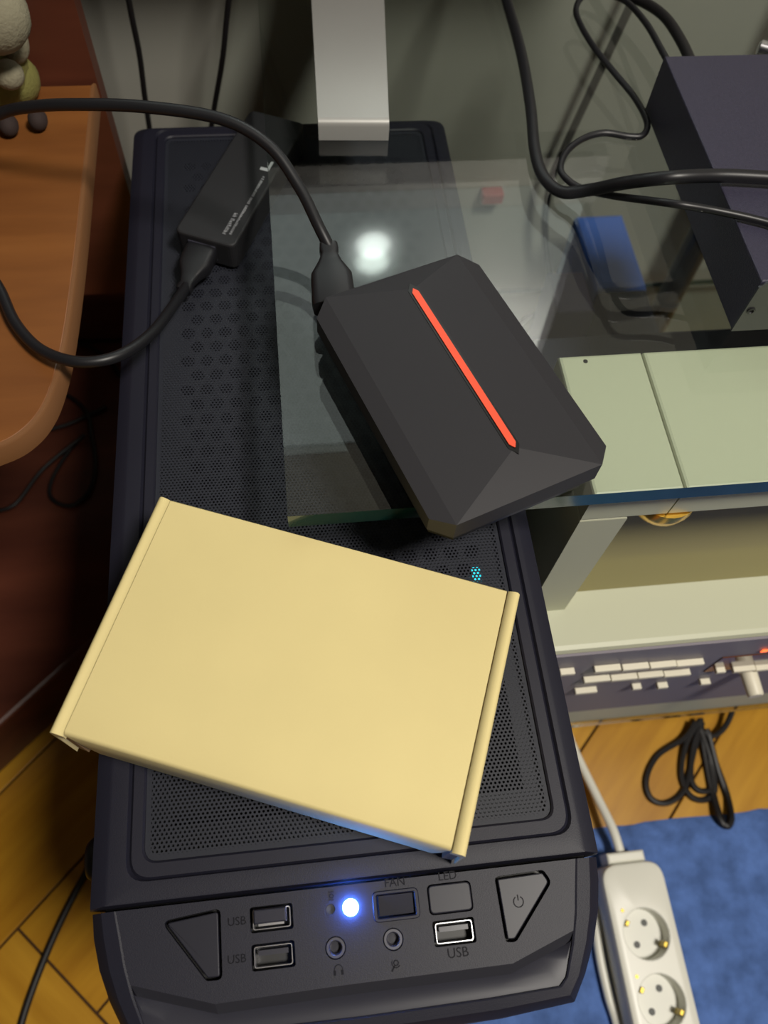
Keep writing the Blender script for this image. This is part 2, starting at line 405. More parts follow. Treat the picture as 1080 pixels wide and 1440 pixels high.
def cr(c, w, h, r, n=4): return rrect(c[0]-w/2, c[0]+w/2, c[1]-h/2, c[1]+h/2, r, n)
holes = [tri_l, tri_r]+[cr(c, .0168, .0092, .0012) for c in usb_c]+[circ(c, .0041) for c in jk_c]+[cr(fan_c, .0150, .0082, .0006), cr(led_c, .0180, .0112, .0022), circ(sh_c, .0019, 14)]
def holed(outer, holes, z0, depth, zf):
    bm = bmesh.new(); loops = []
    for lp in [ccw(outer)]+[ccw(h) for h in holes]:
        vs = [bm.verts.new((x, y, ZT+zf(x, y)+z0)) for x, y in lp]; loops.append(vs)
    es = [bm.edges.new((l[i-1], l[i])) for l in loops for i in range(len(l))]
    bmesh.ops.triangle_fill(bm, use_beauty=True, use_dissolve=False, edges=es)
    for l in loops:
        lo_ = [bm.verts.new((v.co.x, v.co.y, v.co.z-depth)) for v in l]
        for i in range(len(l)): bm.faces.new((l[i-1], l[i], lo_[i], lo_[i-1]))
    bm.verts.index_update()
    V = [tuple(v.co) for v in bm.verts]; Fc = [tuple(v.index for v in f.verts) for f in bm.faces]; bm.free(); return V, Fc
iop = mo('control_panel', *holed(panel, holes, 0, .0035, cz), PLA, pc)
mo('panel_backing', *prism(offset(panel, .0012), -.0085+ZT, -.0062+ZT, zf=cz), HOLE, pc)
# sloped dark step and glossy strip below the panel
Cf = [panel[i] for i in (3, 4, 5, 6, 7)]
Cg = [(p[0]*.985, p[1]-.0036) for p in Cf]; Cg[0] = (edgeB(Cf[0][1]-.004, -1)+.0006, Cf[0][1]-.004); Cg[4] = (edgeB(Cf[4][1]-.004, 1)-.0006, Cf[4][1]-.004)
V = r3(Cf, -.0001)+r3(Cg, -.0026); n5 = 5
mo('panel_step', V, [(i, i+1, n5+i+1, n5+i) for i in range(4)], mat('step_plastic', (38, 38, 46), .55), pc)
strip_low = [(edgeB(-.030, -1), -.030), (edgeB(-.0425, -1), -.0425), (-.0775, -.0452), (-.05, -.0462), (0, -.0468), (.05, -.0462), (.0775, -.0452), (edgeB(-.0425, 1), -.0425), (edgeB(-.030, 1), -.030)]
top_edge = [Cg[0], (Cg[0][0]*.93+Cg[1][0]*.07, Cg[0][1]*.93+Cg[1][1]*.07), (Cg[0][0]*.5+Cg[1][0]*.5, Cg[0][1]*.5+Cg[1][1]*.5), Cg[1], Cg[2], Cg[3], (Cg[4][0]*.5+Cg[3][0]*.5, Cg[4][1]*.5+Cg[3][1]*.5), (Cg[4][0]*.93+Cg[3][0]*.07, Cg[4][1]*.93+Cg[3][1]*.07), Cg[4]]
mids = mixp(top_edge, strip_low, .5)
V, Fc = loft([r3(top_edge, -.0026), r3(mids, -.0010), r3(strip_low, -.0012)], False, False, closed=False)
sm(mo('gloss_strip', V, Fc, PLAG, pc), 60)
# buttons, ports
def capprism(poly, z0, z1, bev): 
    return prism(poly, ZT+z0, ZT+z1, bev, zf=cz)
b1 = mo('reset_button', *capprism(offset(tri_l, .0011), -.005, .0001, .0004), BTN, pc)
b2 = mo('power_button', *capprism(offset(tri_r, .0011), -.005, .0001, .0004), BTN, pc)
def at_cap(vf, c, dz, rz=0):
    return xf(vf, Matrix.Translation((c[0], c[1], ZT+cz(*c)+dz)) @ Matrix.Rotation(math.atan(SL), 4, 'X') @ Matrix.Rotation(rz, 4, 'Z'))
def arcm(r, w, a0, a1, n=14, t=.00015):
    o_ = [(r*math.cos(a0+(a1-a0)*k/n), r*math.sin(a0+(a1-a0)*k/n)) for k in range(n+1)]; i_ = [(x*(r-w)/r, y*(r-w)/r) for x, y in o_]
    return loft([[(x, y, 0) for x, y in o_], [(x, y, t) for x, y in o_], [(x, y, t) for x, y in i_], [(x, y, 0) for x, y in i_]], False, False, False)
ICON = mat('embossed_mark', (17, 17, 24), .6, spec=.15)
cpw = C(729, 1268)
mo('power_mark', *at_cap(join(arcm(.0022, .0004, math.radians(120), math.radians(420)), boxm(-.0002, .0002, .0004, .0026, 0, .00015)), cpw, .0001), ICON, b2)
for c in usb_c:
    u = mo('usb_port', *at_cap(holed_ring if False else loft([[(x, y, z) for x, y in cr((0, 0), w_, h_, r_)] for w_, h_, r_, z in
        ((.0150, .0076, .001, -.005), (.0150, .0076, .001, -.0004), (.0147, .0073, .001, -.0002), (.0142, .0068, .0009, -.0002), (.0140, .0066, .0008, -.0005), (.0140, .0066, .0008, -.005))], False, False), c, 0), CHROME, pc)
    mo('port_tongue', *at_cap(boxm(-.0058, .0058, .0004, .0022, -.005, -.0012), c, 0), mat('port_tongue', (40, 40, 52), .35), u)
for c in jk_c:
    j = sm(mo('audio_jack', *at_cap(lathem([(.0039, -.004), (.0039, -.0009), (.0036, -.0004), (.0027, -.0004), (.0024, -.0007), (.0019, -.004)], n=24), c, 0), mat('jack_ring', (66, 66, 78), .3), pc), 40)
# fan rocker
fr = mo('fan_switch', *at_cap(loft([[(x, y, z) for x, y in cr((0, 0), w_, h_, r_)] for w_, h_, r_, z in
      ((.0186, .0112, .0022, -.0003), (.0186, .0112, .0022, .0003), (.0180, .0106, .002, .0007), (.0158, .0090, .0008, .0007), (.0150, .0082, .0006, .0002), (.0150, .0082, .0006, -.003))], False, False), fan_c, 0), PLA, pc)
mo('rocker', *at_cap(join(([(-.0069, -.0035, -.0016), (.0069, -.0035, -.0016), (.0069, .0038, .0003), (-.0069, .0038, .0003), (-.0069, -.0035, -.004), (.0069, -.0035, -.004), (.0069, .0038, -.004), (-.0069, .0038, -.004)],
   [(0, 1, 2, 3), (0, 1, 5, 4), (1, 2, 6, 5), (2, 3, 7, 6), (3, 0, 4, 7)])), fan_c, 0), BTN, fr)
mo('led_button', *capprism(cr(led_c, .0172, .0104, .002), -.005, .0002, .0005), BTN, pc)
sm(mo('power_light', *at_cap(lathem([(.0031, -.002), (.0031, .0012), (.0026, .0025), (.0015, .0033), (.0001, .0035)], n=20), bl_c, 0), LEDM, pc), 60)
mo('light_hole', *at_cap(lathem([(.0018, -.004), (.0018, -.0008), (.0001, -.0009)], n=14), sh_c, 0), HOLE, pc)
for s, px, py, sz in (('USB', 333, 1296, .0034), ('USB', 333, 1349, .0034), ('FAN', 555, 1241, .0036), ('LED', 629, 1232, .0036), ('USB', 644, 1340, .0040)):
    mo('embossed_lettering', *at_cap(textm(s, sz*1.25, .00012), C(px, py), .00005), ICON, pc)
c = C(476, 1363)
mo('headphone_mark', *at_cap(join(arcm(.0017, .0003, -.3, pi+.3), boxm(-.0019, -.0010, -.0020, -.0003, 0, .00015), boxm(.0010, .0019, -.0020, -.0003, 0, .00015)), c, .00005), ICON, pc)
c = C(557, 1354)
mo('microphone_mark', *at_cap(xf(join(arcm(.0011, .0004, 0, 2*pi), boxm(-.0003, .0003, -.0034, -.0011, 0, .00015), arcm(.0018, .0003, pi, 2*pi)), Matrix.Rotation(-.6, 4, 'Z')), c, .00005), ICON, pc)
c = C(466, 1260)
mo('drive_mark', *at_cap(join(boxm(-.0010, .0010, -.0016, -.0013, 0, .00015), boxm(-.0010, .0010, .0013, .0016, 0, .00015), arcm(.0009, .0003, 0, 2*pi)), c, .00005), ICON, pc)
# small receiver in the upper usb port
c = usb_c[0]
dg_ = empty('usb_receiver', (c[0], c[1], ZT-.004))
mo('receiver_shell', *at_cap(xf(boxm(-.0066, .0060, -.0014, .0036, -.0045, .0045, .0005), Matrix.Identity(4)), c, 0), mat('receiver_plastic', (42, 42, 54), .3), dg_)
mo('receiver_contact', *at_cap(boxm(-.0052, .0048, -.0024, -.0015, -.0045, .0004), c, 0), CHROME, dg_)
tag(dg_, 'tiny black receiver plugged into the upper usb port beside the triangular button', 'receiver')

# ------------------------------------------------------------------ glass table
GX0, GX1, GY0, GY1 = -.0155, 1.0, .141, .605
gt = tag(empty('glass_table', (.5, .37, 0)), 'clear greenish glass tabletop with a lower shelf reaching over the computer tower', 'table')
def slab(name, x0, x1, y0, y1, z0, z1):
    V, Fc = prism([(x0, y0), (x1, y0), (x1, y1), (x0, y1)], z0, z1)
    fm = [1 if i < 4 else 0 for i in range(6)]
    o = mo(name, V, Fc, None, gt, mats=[GLASS, GEDGE], fmi=fm); return o
slab('tabletop', GX0, GX1, GY0, GY1, ZT+.0401, ZT+.050)
SHZ = ZT-.322
slab('lower_shelf', .118, GX1, .116, GY1, SHZ-.008, SHZ-.0001)
LEG = mat('leg_metal', (90, 90, 95), .3, metal=.9)
for x, y in ((.93, .2), (.93, .55), (.42, .585)):
    mo('leg', *lathem([(.014, 0), (.014, SHZ-.0082)], (x, y, 0), n=16), LEG, gt); mo('leg', *lathem([(.014, SHZ), (.014, ZT+.0400)], (x, y, 0), n=16), LEG, gt)

# ------------------------------------------------------------------ faceted black drive on the glass
ZG = ZT+.050
ed = tag(empty('external_drive', (.0625, .1919, ZG), math.radians(19.5)), 'matte black faceted external drive with a red slit on the glass edge', 'drive')
a, b, k = .0425, .0645, .008
def octa(i, z):
    A, B = a-i, b-i
    return [(-A+k, -B, z), (A-k, -B, z), (A, -B+k, z), (A, B-k, z), (A-k, B, z), (-A+k, B, z), (-A, B-k, z), (-A, -B+k, z)]
V, Fc = loft([octa(.003, .0015), octa(.003, .0085), octa(.004, .0095)], True, True)
mo('lower_shell', V, Fc, DEVL, ed, world=False)
V, Fc = loft([octa(.0035, .0102), octa(.0006, .0105), octa(0, .0115), octa(0, .0208)], True, False)
n0 = len(V)-8                                   # last ring
z2, zr = .0242, .0272
V += [(-a+k, -b, z2-.001), (a-k, -b, z2-.001), (a-k, b, z2-.001), (-a+k, b, z2-.001), (.003, -.044, zr), (.003, .050, zr)]
q = len(V)-6
Fc += [(n0+7, n0+6, q+3, q), (n0+3, n0+2, q+1, q+2), (n0, n0+7, q), (n0+2, n0+1, q+1), (n0+4, n0+3, q+2), (n0+6, n0+5, q+3),
       (n0, q, q+1, n0+1), (n0+4, q+2, q+3, n0+5), (q, q+4, q+1), (q+2, q+5, q+3), (q, q+3, q+5, q+4), (q+1, q+4, q+5, q+2)]
mo('faceted_cover', V, Fc, DEV, ed, world=False)
def capsule(w, l0, l1, z0, z1, x=.003):
    return prism([(x-w, l0+w*1.5), (x, l0), (x+w, l0+w*1.5), (x+w, l1-w*1.5), (x, l1), (x-w, l1-w*1.5)], z0, z1)
mo('slit_rim', *capsule(.0027, -.0475, .0535, .024, .0272), mat('slit_black', (8, 8, 10), .3), ed, world=False)
mo('red_slit', *join(capsule(.0016, -.0445, .0500, .024, .0277)), RED, ed, world=False)
for sx in (-1, 1):
    for sy in (-1, 1): mo('foot', *lathem([(.004, 0), (.004, .0018)], (sx*.030, .006+sy*.044, 0), n=12), RUBD, ed, world=False)

# ------------------------------------------------------------------ kraft mailer box on the case
cb = tag(empty('cardboard_box', (-.0150, .0818, ZT), math.radians(-21.4)), 'closed plain yellow-brown cardboard mailer box on the computer tower', 'box')
hx, hy, H = .0820, .0533, .040
mo('tray', *boxm(-hx+.0012, hx-.0012, -hy+.0025, hy-.001, .0001, H-.003, .0008), CARDIN, cb, world=False)
V = [(-hx+.0050, -hy+.0006, H-.0006), (hx-.0050, -hy+.0006, H-.0006), (hx-.0050, hy, H-.0006), (-hx+.0050, hy, H-.0006)]
# lid: slightly bowed sheet with a rounded front fold running into the front flap
rows = []
for y, z in [(hy, .004), (hy, H-.0016), (hy-.0008, H-.0006)]+[(hy-.0008-(2*hy-.0018)*t/6, H-.0004) for t in range(1, 6)]+[(-hy+.0016, H-.0004), (-hy+.0006, H-.0010), (-hy, H-.0022), (-hy+.0004, .018), (-hy+.0012, .001)]:
    f = 0 if z > H-.004 else (H-z)/H
    rows.append([(x*(1-.05*f if y < 0 else 1), y, z+(.0005*math.cos(x/hx*1.4) if z > H-.0012 else 0)) for x in [(-hx+.0058)+(2*hx-.0116)*i/10 for i in range(11)]])
V, Fc = loft(rows, False, False, closed=False)
sm(mo('lid', V, Fc, CARD, cb, world=False), 50)
for s in (-1, 1):
    w = .0055
    prof = [(0, .002), (0, H-.0025), (.0003, H-.0010), (.0011, H-.0001), (.0022, H+.0002), (.0034, H-.0002), (w-.0003, H-.0012), (w, H-.0026), (w, H-.006), (.0012, H-.007)]
    rings = [[(s*(hx-u), y, z) for u, z in prof] for y in (-hy-.0006, hy-.0002)]
    sm(mo('side_flap', *loft(rings), CARD, cb, world=False), 50)
for s in (-1, 1):
    mo('corner_tuck', *prism([(s*(hx-.0058), -hy+.0030), (s*(hx-.0006), -hy+.0030), (s*(hx-.0010), -hy+.0008), (s*(hx-.0052), -hy+.0004)], .003, H-.0045), CARDIN, cb, world=False)

# ------------------------------------------------------------------ small adapter on the case
va = tag(empty('video_adapter', (-.0317, .3930, ZT), math.radians(-24)), 'flat black adapter with white print lying slantwise on the tower', 'adapter')
mo('adapter_body', *prism(rrect(-.0185, .0185, -.0575, .0575, .0045), .0006, .0180, .0012), mat('adapter_plastic', (38, 38, 41), .5, bump=.05, bscale=3000), va, world=False)
parts = []
def print_row(x, y0, y1, h, seed):
    rnd = random.Random(seed); y = y0
    while y < y1:
        wch = rnd.uniform(.55, .8)*h
        if rnd.random() < .14: y += h*.5; continue
        for kk in range(2):
            parts.append(boxm(x-h/2, x+h/2*rnd.choice((1, .3)), y+kk*wch*.6, y+kk*wch*.6+wch*.25, .01795, .01806))
        parts.append(boxm(x+rnd.choice((-.5, 0, .36))*h, x+rnd.choice((-.35, .15, .5))*h+.0001, y, y+wch*.7, .01795, .01806))
        y += wch*1.25
print_row(.0092, -.0500, -.0330, .0022, 1); print_row(.0126, -.0490, .0020, .0015, 2)
parts += [boxm(.0078, .0135, .0075, .0100, .01795, .01806), boxm(.0118, .0135, .0100, .0165, .01795, .01806)]
mo('printed_lines', *join(*parts), PRINT, va, world=False)
mo('socket_face', *boxm(-.0105, .0065, -.0580, -.0573, .004, .014), mat('socket_grey', (96, 96, 112), .35, metal=.5), va, world=False)

# ------------------------------------------------------------------ cables
R1 = .0029
uc = tag(empty('usb_cable', tuple(Pz(462, 375, .065))), 'thick black cable looping from the black drive to the slanted adapter', 'cable')
path = [(474, 374, .066), (465, 352, .068), (448, 318, .074), (420, 262, .082), (378, 205, .092), (310, 167, .098), (200, 150, .098), (105, 147, .094), (45, 150, .088), (0, 160, .080), (-50, 190, .070), (-85, 260, .056), (-60, 335, .046), (-20, 380, .040), (0, 408, .0365), (22, 455, .0362), (58, 492, .0375), (110, 509, .040), (165, 501, .038), (212, 470, .030), (245, 428, .018), (262, 403, .0105)]
tube('cord', [Pz(*p) for p in path], R1, RUB, uc, 12, 8)
def plug(root, base, tip, w, h, mm, neck=.35):
    base, tip = Vector(base), Vector(tip); d = (tip-base); L = d.length; d.normalize(); s = d.cross(Vector((0, 0, 1))).normalized(); u = s.cross(d)
    rings = []
    for t, fw, fh in ((0, .42, .55), (.10, .45, .6), (.16, .38, .5), (neck, .55, .65), (neck+.22, .95, .95), (.92, 1, 1), (1, .96, .95)):
        c = base+d*L*t; ring_ = []
        for q in range(16):
            A = 2*pi*q/16; ca, sa = math.cos(A), math.sin(A); e = .45
            ring_.append(tuple(c+s*(w*fw*math.copysign(abs(ca)**e, ca))+u*(h*fh*math.copysign(abs(sa)**e, sa))))
        rings.append(ring_)
    return sm(mo('plug', *loft(rings), mm, root), 40)
vx = Vector((math.cos(math.radians(-24)), math.sin(math.radians(-24)), 0)); vy = Vector((-vx.y, vx.x, 0))
pb = Vector((-.0317, .3930, 0))-vy*.0582-vx*.002
plug(uc, Pz(258, 410, .0100), (pb.x, pb.y, ZT+.0092), .0095, .0052, RUB)
ex = Vector((math.cos(math.radians(19.5)), math.sin(math.radians(19.5)), 0)); ey = Vector((-ex.y, ex.x, 0))
db = Vector((.0625, .1919, 0))+ey*.0648-ex*.0300
plug(uc, Pz(462, 345, .068), (db.x, db.y, ZG+.0135), .0105, .0062, RUB, .30)
# cords hanging behind the case
def hang(x0, x1, lab):
    p0 = PY(*x0, .56); p1 = PY(*x1, .56); d = p1-p0
    o = tube('hanging_cord', [p0-d*2.2+Vector((.0, .01, 0)), p0-d*1.0, p0, p0+d*.5+Vector((.0012, 0, 0)), p1, p1+d*.8, p1+d*2.2+Vector((.006, 0, 0)), Vector((p1.x+.012, .57, .18)), Vector((p1.x+.016, .575, .03)), Vector((p1.x+.05, .575, .0028))], .0021, RUBD)
    return tag(o, lab, 'cord')
hang((181, 0), (205, 145), 'thin black cord hanging on the bare wall beside the wooden desk')
hang((322, 0), (300, 160), 'thin black cord hanging on the wall next to the glass edge')
# thick cord over the glass and the steel enclosure
pts = [Pz(*p) for p in [(672, -130, .0537), (695, -50, .0537), (712, 0, .0537), (733, 75, .0537), (746, 150, .0537), (752, 210, .0537), (764, 248, .0538), (790, 270, .0548), (830, 267, .062), (880, 257, .078), (940, 250, .090), (1010, 247, .0890), (1080, 250, .0888), (1180, 256, .0888)]]+[Vector((.352, .318, ZT+.0885)), Vector((.375, .314, ZT+.082)), Vector((.39, .312, ZT+.062)), Vector((.41, .315, ZT+.0537)), Vector((.47, .34, ZT+.0537)), Vector((.53, .42, ZT+.0537)), Vector((.55, .59, ZT+.0537))]
tag(tube('thick_cable', pts, .0033, RUB, None, 12), 'thick black cord curving over the glass and across the steel enclosure', 'cord')
pts = [Vector((.50, .56, ZT+.0521)), Vector((.47, .40, ZT+.0521)), Vector((.43, .30, ZT+.0521)), Vector((.395, .268, ZT+.0525)), Vector((.378, .262, ZT+.070)), Vector((.362, .261, ZT+.0855)), Vector((.34, .262, ZT+.0868))]+[Pz(*p) for p in [(1180, 342, .0865), (1080, 313, .0865), (1010, 297, .0868), (950, 287, .088), (905, 281, .079), (860, 275, .064), (820, 266, .0525), (797, 252, .0521), (788, 236, .0521), (797, 213, .0521), (820, 195, .0521), (850, 187, .0521), (885, 192, .0521), (904, 190, .0522), (910, 172, .0522), (893, 138, .0521), (862, 100, .0521), (835, 66, .0521), (816, 34, .0522), (810, 12, .0535), (822, -6, .0555), (850, -8, .058), (880, 2, .062), (908, 32, .066), (930, 70, .068), (945, 98, .068)]]
tag(tube('thin_cord', pts, .0019, RUB, None, 10), 'thin black cord bending in loops on the glass beside the steel enclosure', 'cord')
pts = [Pz(*p) for p in [(838, -40, .057), (868, -12, .060), (905, 3, .064), (935, 24, .067), (958, 58, .068), (975, 95, .068)]]
tag(tube('lead_cord', pts, .0031, RUBD, None, 10), 'black cord running into the back of the steel enclosure', 'cord')
# cord behind, on the wall, seen through the glass
pts = [PY(925, -75, .60), PY(890, 0, .60), PY(840, 108, .60), PY(795, 205, .60), PY(775, 255, .60), PY(766, 320, .60), PY(775, 400, .60)]
tag(tube('slanting_cable', pts, .0036, RUBD), 'black cord running slantwise along the wall behind the glass tabletop', 'cord')

# ------------------------------------------------------------------ aluminium stand on the glass
ms = tag(empty('monitor_stand', (.04, .45, ZG)), 'flat brushed aluminium monitor stand foot lying on the glass', 'stand')
p = [Pz(450, 268, .0125), Pz(541, 268, .0125), Pz(522, 0, .0125), Pz(432, 0, .0125)]
fl, fr_, br_, bl_ = [(v.x, v.y) for v in p]
ext = lambda f, b_: (b_[0]+(b_[0]-f[0])*.42, min(.575, b_[1]+(b_[1]-f[1])*.42))
B1, B2 = ext(fr_, br_), ext(fl, bl_)
prof = [(0, .0002, 0), (0, .0085, .0), (.0, .0105, .0007), (0, .0117, .0020), (0, .0124, .0042)]
rings = []
for _, z, dy in prof: rings.append([(fl[0], fl[1]-.0035+dy, ZG+z), (fr_[0], fr_[1]-.0035+dy, ZG+z)])
rings += [[(B2[0], B2[1], ZG+.0125), (B1[0], B1[1], ZG+.0125)], [(B2[0], B2[1], ZG+.0002), (B1[0], B1[1], ZG+.0002)]]
V = [q for r in rings for q in r]; n = len(rings)
Fc = [(2*i, 2*i+1, (2*i+3) % (2*n), (2*i+2) % (2*n)) for i in range(n)]+[tuple(2*i for i in range(n)), tuple(2*i+1 for i in reversed(range(n)))]
sm(mo('foot_plate', V, Fc, ALU, ms), 40)
mo('upright', *boxm(B2[0]+.001, B1[0]-.001, B1[1]-.008, B1[1]+.004, ZG+.0126, ZG+.24, .001), ALU, ms)
mo('neck', *boxm(B2[0]+.004, B1[0]-.004, .5302, B1[1]-.0081, ZG+.19, ZG+.23, .001), ALU, ms)

SCR = bpy.data.materials.new('screen_glow_spot'); SCR.use_nodes = True
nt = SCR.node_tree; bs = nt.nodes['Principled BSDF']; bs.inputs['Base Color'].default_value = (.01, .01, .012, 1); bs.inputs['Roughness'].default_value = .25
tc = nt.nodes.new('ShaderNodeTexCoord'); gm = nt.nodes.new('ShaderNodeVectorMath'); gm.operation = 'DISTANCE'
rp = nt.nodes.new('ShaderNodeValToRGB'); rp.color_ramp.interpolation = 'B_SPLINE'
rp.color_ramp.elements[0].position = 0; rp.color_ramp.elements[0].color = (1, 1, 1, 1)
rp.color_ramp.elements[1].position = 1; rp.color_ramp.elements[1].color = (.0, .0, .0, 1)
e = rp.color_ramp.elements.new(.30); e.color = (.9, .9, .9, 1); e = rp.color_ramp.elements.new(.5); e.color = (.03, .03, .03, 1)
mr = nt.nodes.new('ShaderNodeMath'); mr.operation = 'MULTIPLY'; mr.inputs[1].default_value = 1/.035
ml = nt.nodes.new('ShaderNodeMath'); ml.operation = 'MULTIPLY_ADD'; ml.inputs[1].default_value = 14; ml.inputs[2].default_value = .68  # even screen glow plus a painted white spot, added for the highlight on the glass
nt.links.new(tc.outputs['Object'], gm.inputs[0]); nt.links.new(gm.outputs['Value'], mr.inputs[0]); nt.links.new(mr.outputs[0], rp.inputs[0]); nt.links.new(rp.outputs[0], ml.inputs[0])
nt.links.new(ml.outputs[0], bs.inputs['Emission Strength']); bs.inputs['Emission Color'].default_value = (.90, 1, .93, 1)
MY, MB, MW = .500, ZT+.162, .215
mn = tag(empty('monitor', (.033, MY+.015, MB)), 'switched-on flat monitor above its aluminium foot, mirrored in the glass tabletop', 'monitor')
mo('monitor_shell', *boxm(.033-MW, .033+MW, MY, MY+.030, MB, MB+.40, .003), mat('monitor_black', (30, 30, 32), .4), mn)
mo('chin', *boxm(.033-MW, .033+MW, MY-.0025, MY-.0001, MB+.0, MB+.026, .0005), ALU, mn)
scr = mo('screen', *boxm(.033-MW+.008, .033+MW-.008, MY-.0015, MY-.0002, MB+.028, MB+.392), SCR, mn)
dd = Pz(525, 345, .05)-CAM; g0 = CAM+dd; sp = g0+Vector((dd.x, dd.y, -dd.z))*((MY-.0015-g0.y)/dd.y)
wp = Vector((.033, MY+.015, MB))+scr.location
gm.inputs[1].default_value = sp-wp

# ------------------------------------------------------------------ painted steel enclosure
se = tag(empty('steel_enclosure', (.29, .31, ZG)), 'black painted steel enclosure with a silver end plate on the glass', 'enclosure')
EX0, EX1, EY0, EY1, EZ = .2105, .36, .2285, .3975, .0335
mo('cover', *boxm(EX0, EX1, EY0, EY1, ZG+.0002, ZG+EZ, .0009), BOXT, se)
fp = mo('end_plate', *prism([(EX0-.0004, ZG+.0002), (EX1, ZG+.0002), (EX1, ZG+EZ+.0005), (EX0+.003, ZG+EZ+.0005), (EX0-.0004, ZG+EZ-.003)], 0, .0012), PLATEA, None)
fp.rotation_euler = (pi/2, 0, 0)
me = fp.data; R = Matrix.Translation((0, EY0-.0001, 0)) @ Matrix.Rotation(pi/2, 4, 'X') @ Matrix.Translation(fp.location)
for v in me.vertices: v.co = R @ v.co
fp.rotation_euler = (0, 0, 0); fp.location = -Vector((.29, .31, ZG)); fp.parent = se
c0 = PY(1056, 437, EY0-.0014)
mo('rivet', *lathem([(.0021, 0), (.0021, -.0007), (.0012, -.0009), (.0009, -.0002), (.0002, -.0002)], (c0.x, EY0-.0013, c0.z), 'Y', 14), mat('rivet_dark', (70, 70, 72), .3, metal=.8), se)
tag(sm(mo('metal_connector', *xf(lathem([(.003, 0), (.0045, .001), (.0045, .008), (.0034, .0085), (.0034, .02), (.0022, .022)], n=16), Matrix.Translation(tuple(Pz(1066, 66, .057))) @ Matrix.Rotation(pi/2, 4, 'Y') @ Matrix.Rotation(.5, 4, 'X')), CHROME), 40), 'small shiny metal connector lying behind the steel enclosure', 'connector')

# ------------------------------------------------------------------ stereo under the glass
st = tag(empty('stereo_set', (.37, .17, SHZ)), 'beige stereo set under the glass with pale buttons and a knob', 'stereo')
SX0, SX1, SF, SB = .1235, .60, .1455, .2255
TZ0, TZ1 = ZT+.0150, ZT+.0400
mo('top_cover', *boxm(SX0, .1666, SF, SB, TZ0, TZ1, .0016), BEI, st)
mo('top_cover', *boxm(.1674, SX1, SF, SB, TZ0, TZ1, .0016), BEI, st)
LZ = ZT-.111
mo('side_post', *boxm(SX0, .1475, SF, SB, LZ-.001, TZ0-.0002, .0012), BEI, st)
mo('side_post', *boxm(SX1-.024, SX1, SF, SB, LZ-.001, TZ0-.0002, .0012), BEI, st)
mo('screw', *lathem([(.0012, 0), (.0012, .0002), (.0002, .0003)], (.1365, .2215, TZ1), n=10), RUBD, st)
# recessed glossy back, leaning
V, Fc = loft([[(.1477, .1560, LZ-.002), (SX1-.0242, .1560, LZ-.002), (SX1-.0242, .163, LZ-.002), (.1477, .163, LZ-.002)],
              [(.1477, .1950, TZ0-.001), (SX1-.0242, .1950, TZ0-.001), (SX1-.0242, .202, TZ0-.001), (.1477, .202, TZ0-.001)]])
mo('recess_panel', V, Fc, OLV, st)
sm(mo('brass_boss', *lathem([(.016, TZ0-.0002), (.0165, TZ0-.005), (.015, TZ0-.011), (.010, TZ0-.017), (.004, TZ0-.0195), (.0005, TZ0-.020)], (.1705, .1590, 0), n=28), GOLD, st), 50)
# lower body with ledge and buttons
LB0, LBF = .1235, .1185
V, Fc = loft([[(LB0, LBF+.001, SHZ), (SX1, LBF+.001, SHZ), (SX1, .32, SHZ), (LB0, .32, SHZ)], [(LB0, LBF, SHZ+.002), (SX1, LBF, SHZ+.002), (SX1, .32, SHZ+.002), (LB0, .32, SHZ+.002)],
   [(LB0, LBF, LZ-.004), (SX1, LBF, LZ-.004), (SX1, .32, LZ-.004), (LB0, .32, LZ-.004)], [(LB0, LBF+.0012, LZ-.001), (SX1, LBF+.0012, LZ-.001), (SX1, .32, LZ-.001), (LB0, .32, LZ-.001)], [(LB0, LBF+.004, LZ), (SX1, LBF+.004, LZ), (SX1, .32, LZ), (LB0, .32, LZ)]])
mo('lower_body', V, Fc, BEI, st)
mo('rear_housing', *boxm(SX0+.01, SX1-.01, SB+.0005, .32, LZ+.0002, ZT-.06, .003), NAVY, st)
cp = mo('control_strip', *boxm(LB0+.002, SX1-.002, LBF-.0018, LBF-.0001, ZT-.272, LZ-.0045), PANEL, st)
def zpx(X, Y): return PY(780+X/3.6, 880+Y/3.6, LBF-.006)
bt = [(220, 352, 214), (363, 495, 205), (505, 635, 195), (642, 775, 185), (165, 297, 268), (305, 435, 258), (443, 568, 246), (577, 705, 238), (120, 230, 326), (410, 460, 306), (540, 595, 300), (760, 812, 281), (840, 890, 221), (40, 120, 231), (932, 1038, 214), (1046, 1140, 207)]
for xa, xb, yy in bt:
    A, B = zpx(xa, yy), zpx(xb, yy); zc = (A.z+B.z)/2; zc = PY(780+(xa+xb)/7.2, 880+yy/3.6, LBF-.0045).z
    mo('button', *boxm(A.x+.0008, B.x-.0008, LBF-.0062, LBF-.0019, zc-.004, zc, .0005), PBTN, cp)
kc = PY(1052, 945, LBF-.004)
am = zpx(890, 150); 
mo('display', *boxm(am.x+.004, am.x+.09, LBF-.0026, LBF-.0019, kc.z+.006, kc.z+.038), AMB, cp)
ol = zpx(1070, 148); mo('display_light', *boxm(ol.x-.0015, ol.x+.003, LBF-.0032, LBF-.0027, ol.z-.003, ol.z+.001), ORG, cp)
sm(mo('knob', *lathem([(.0066, -.0019), (.0066, -.004), (.0060, -.0045), (.0056, -.020), (.0048, -.0215), (.0003, -.0215)], (kc.x, LBF, kc.z), 'Y', 20), PBTN, cp), 40)

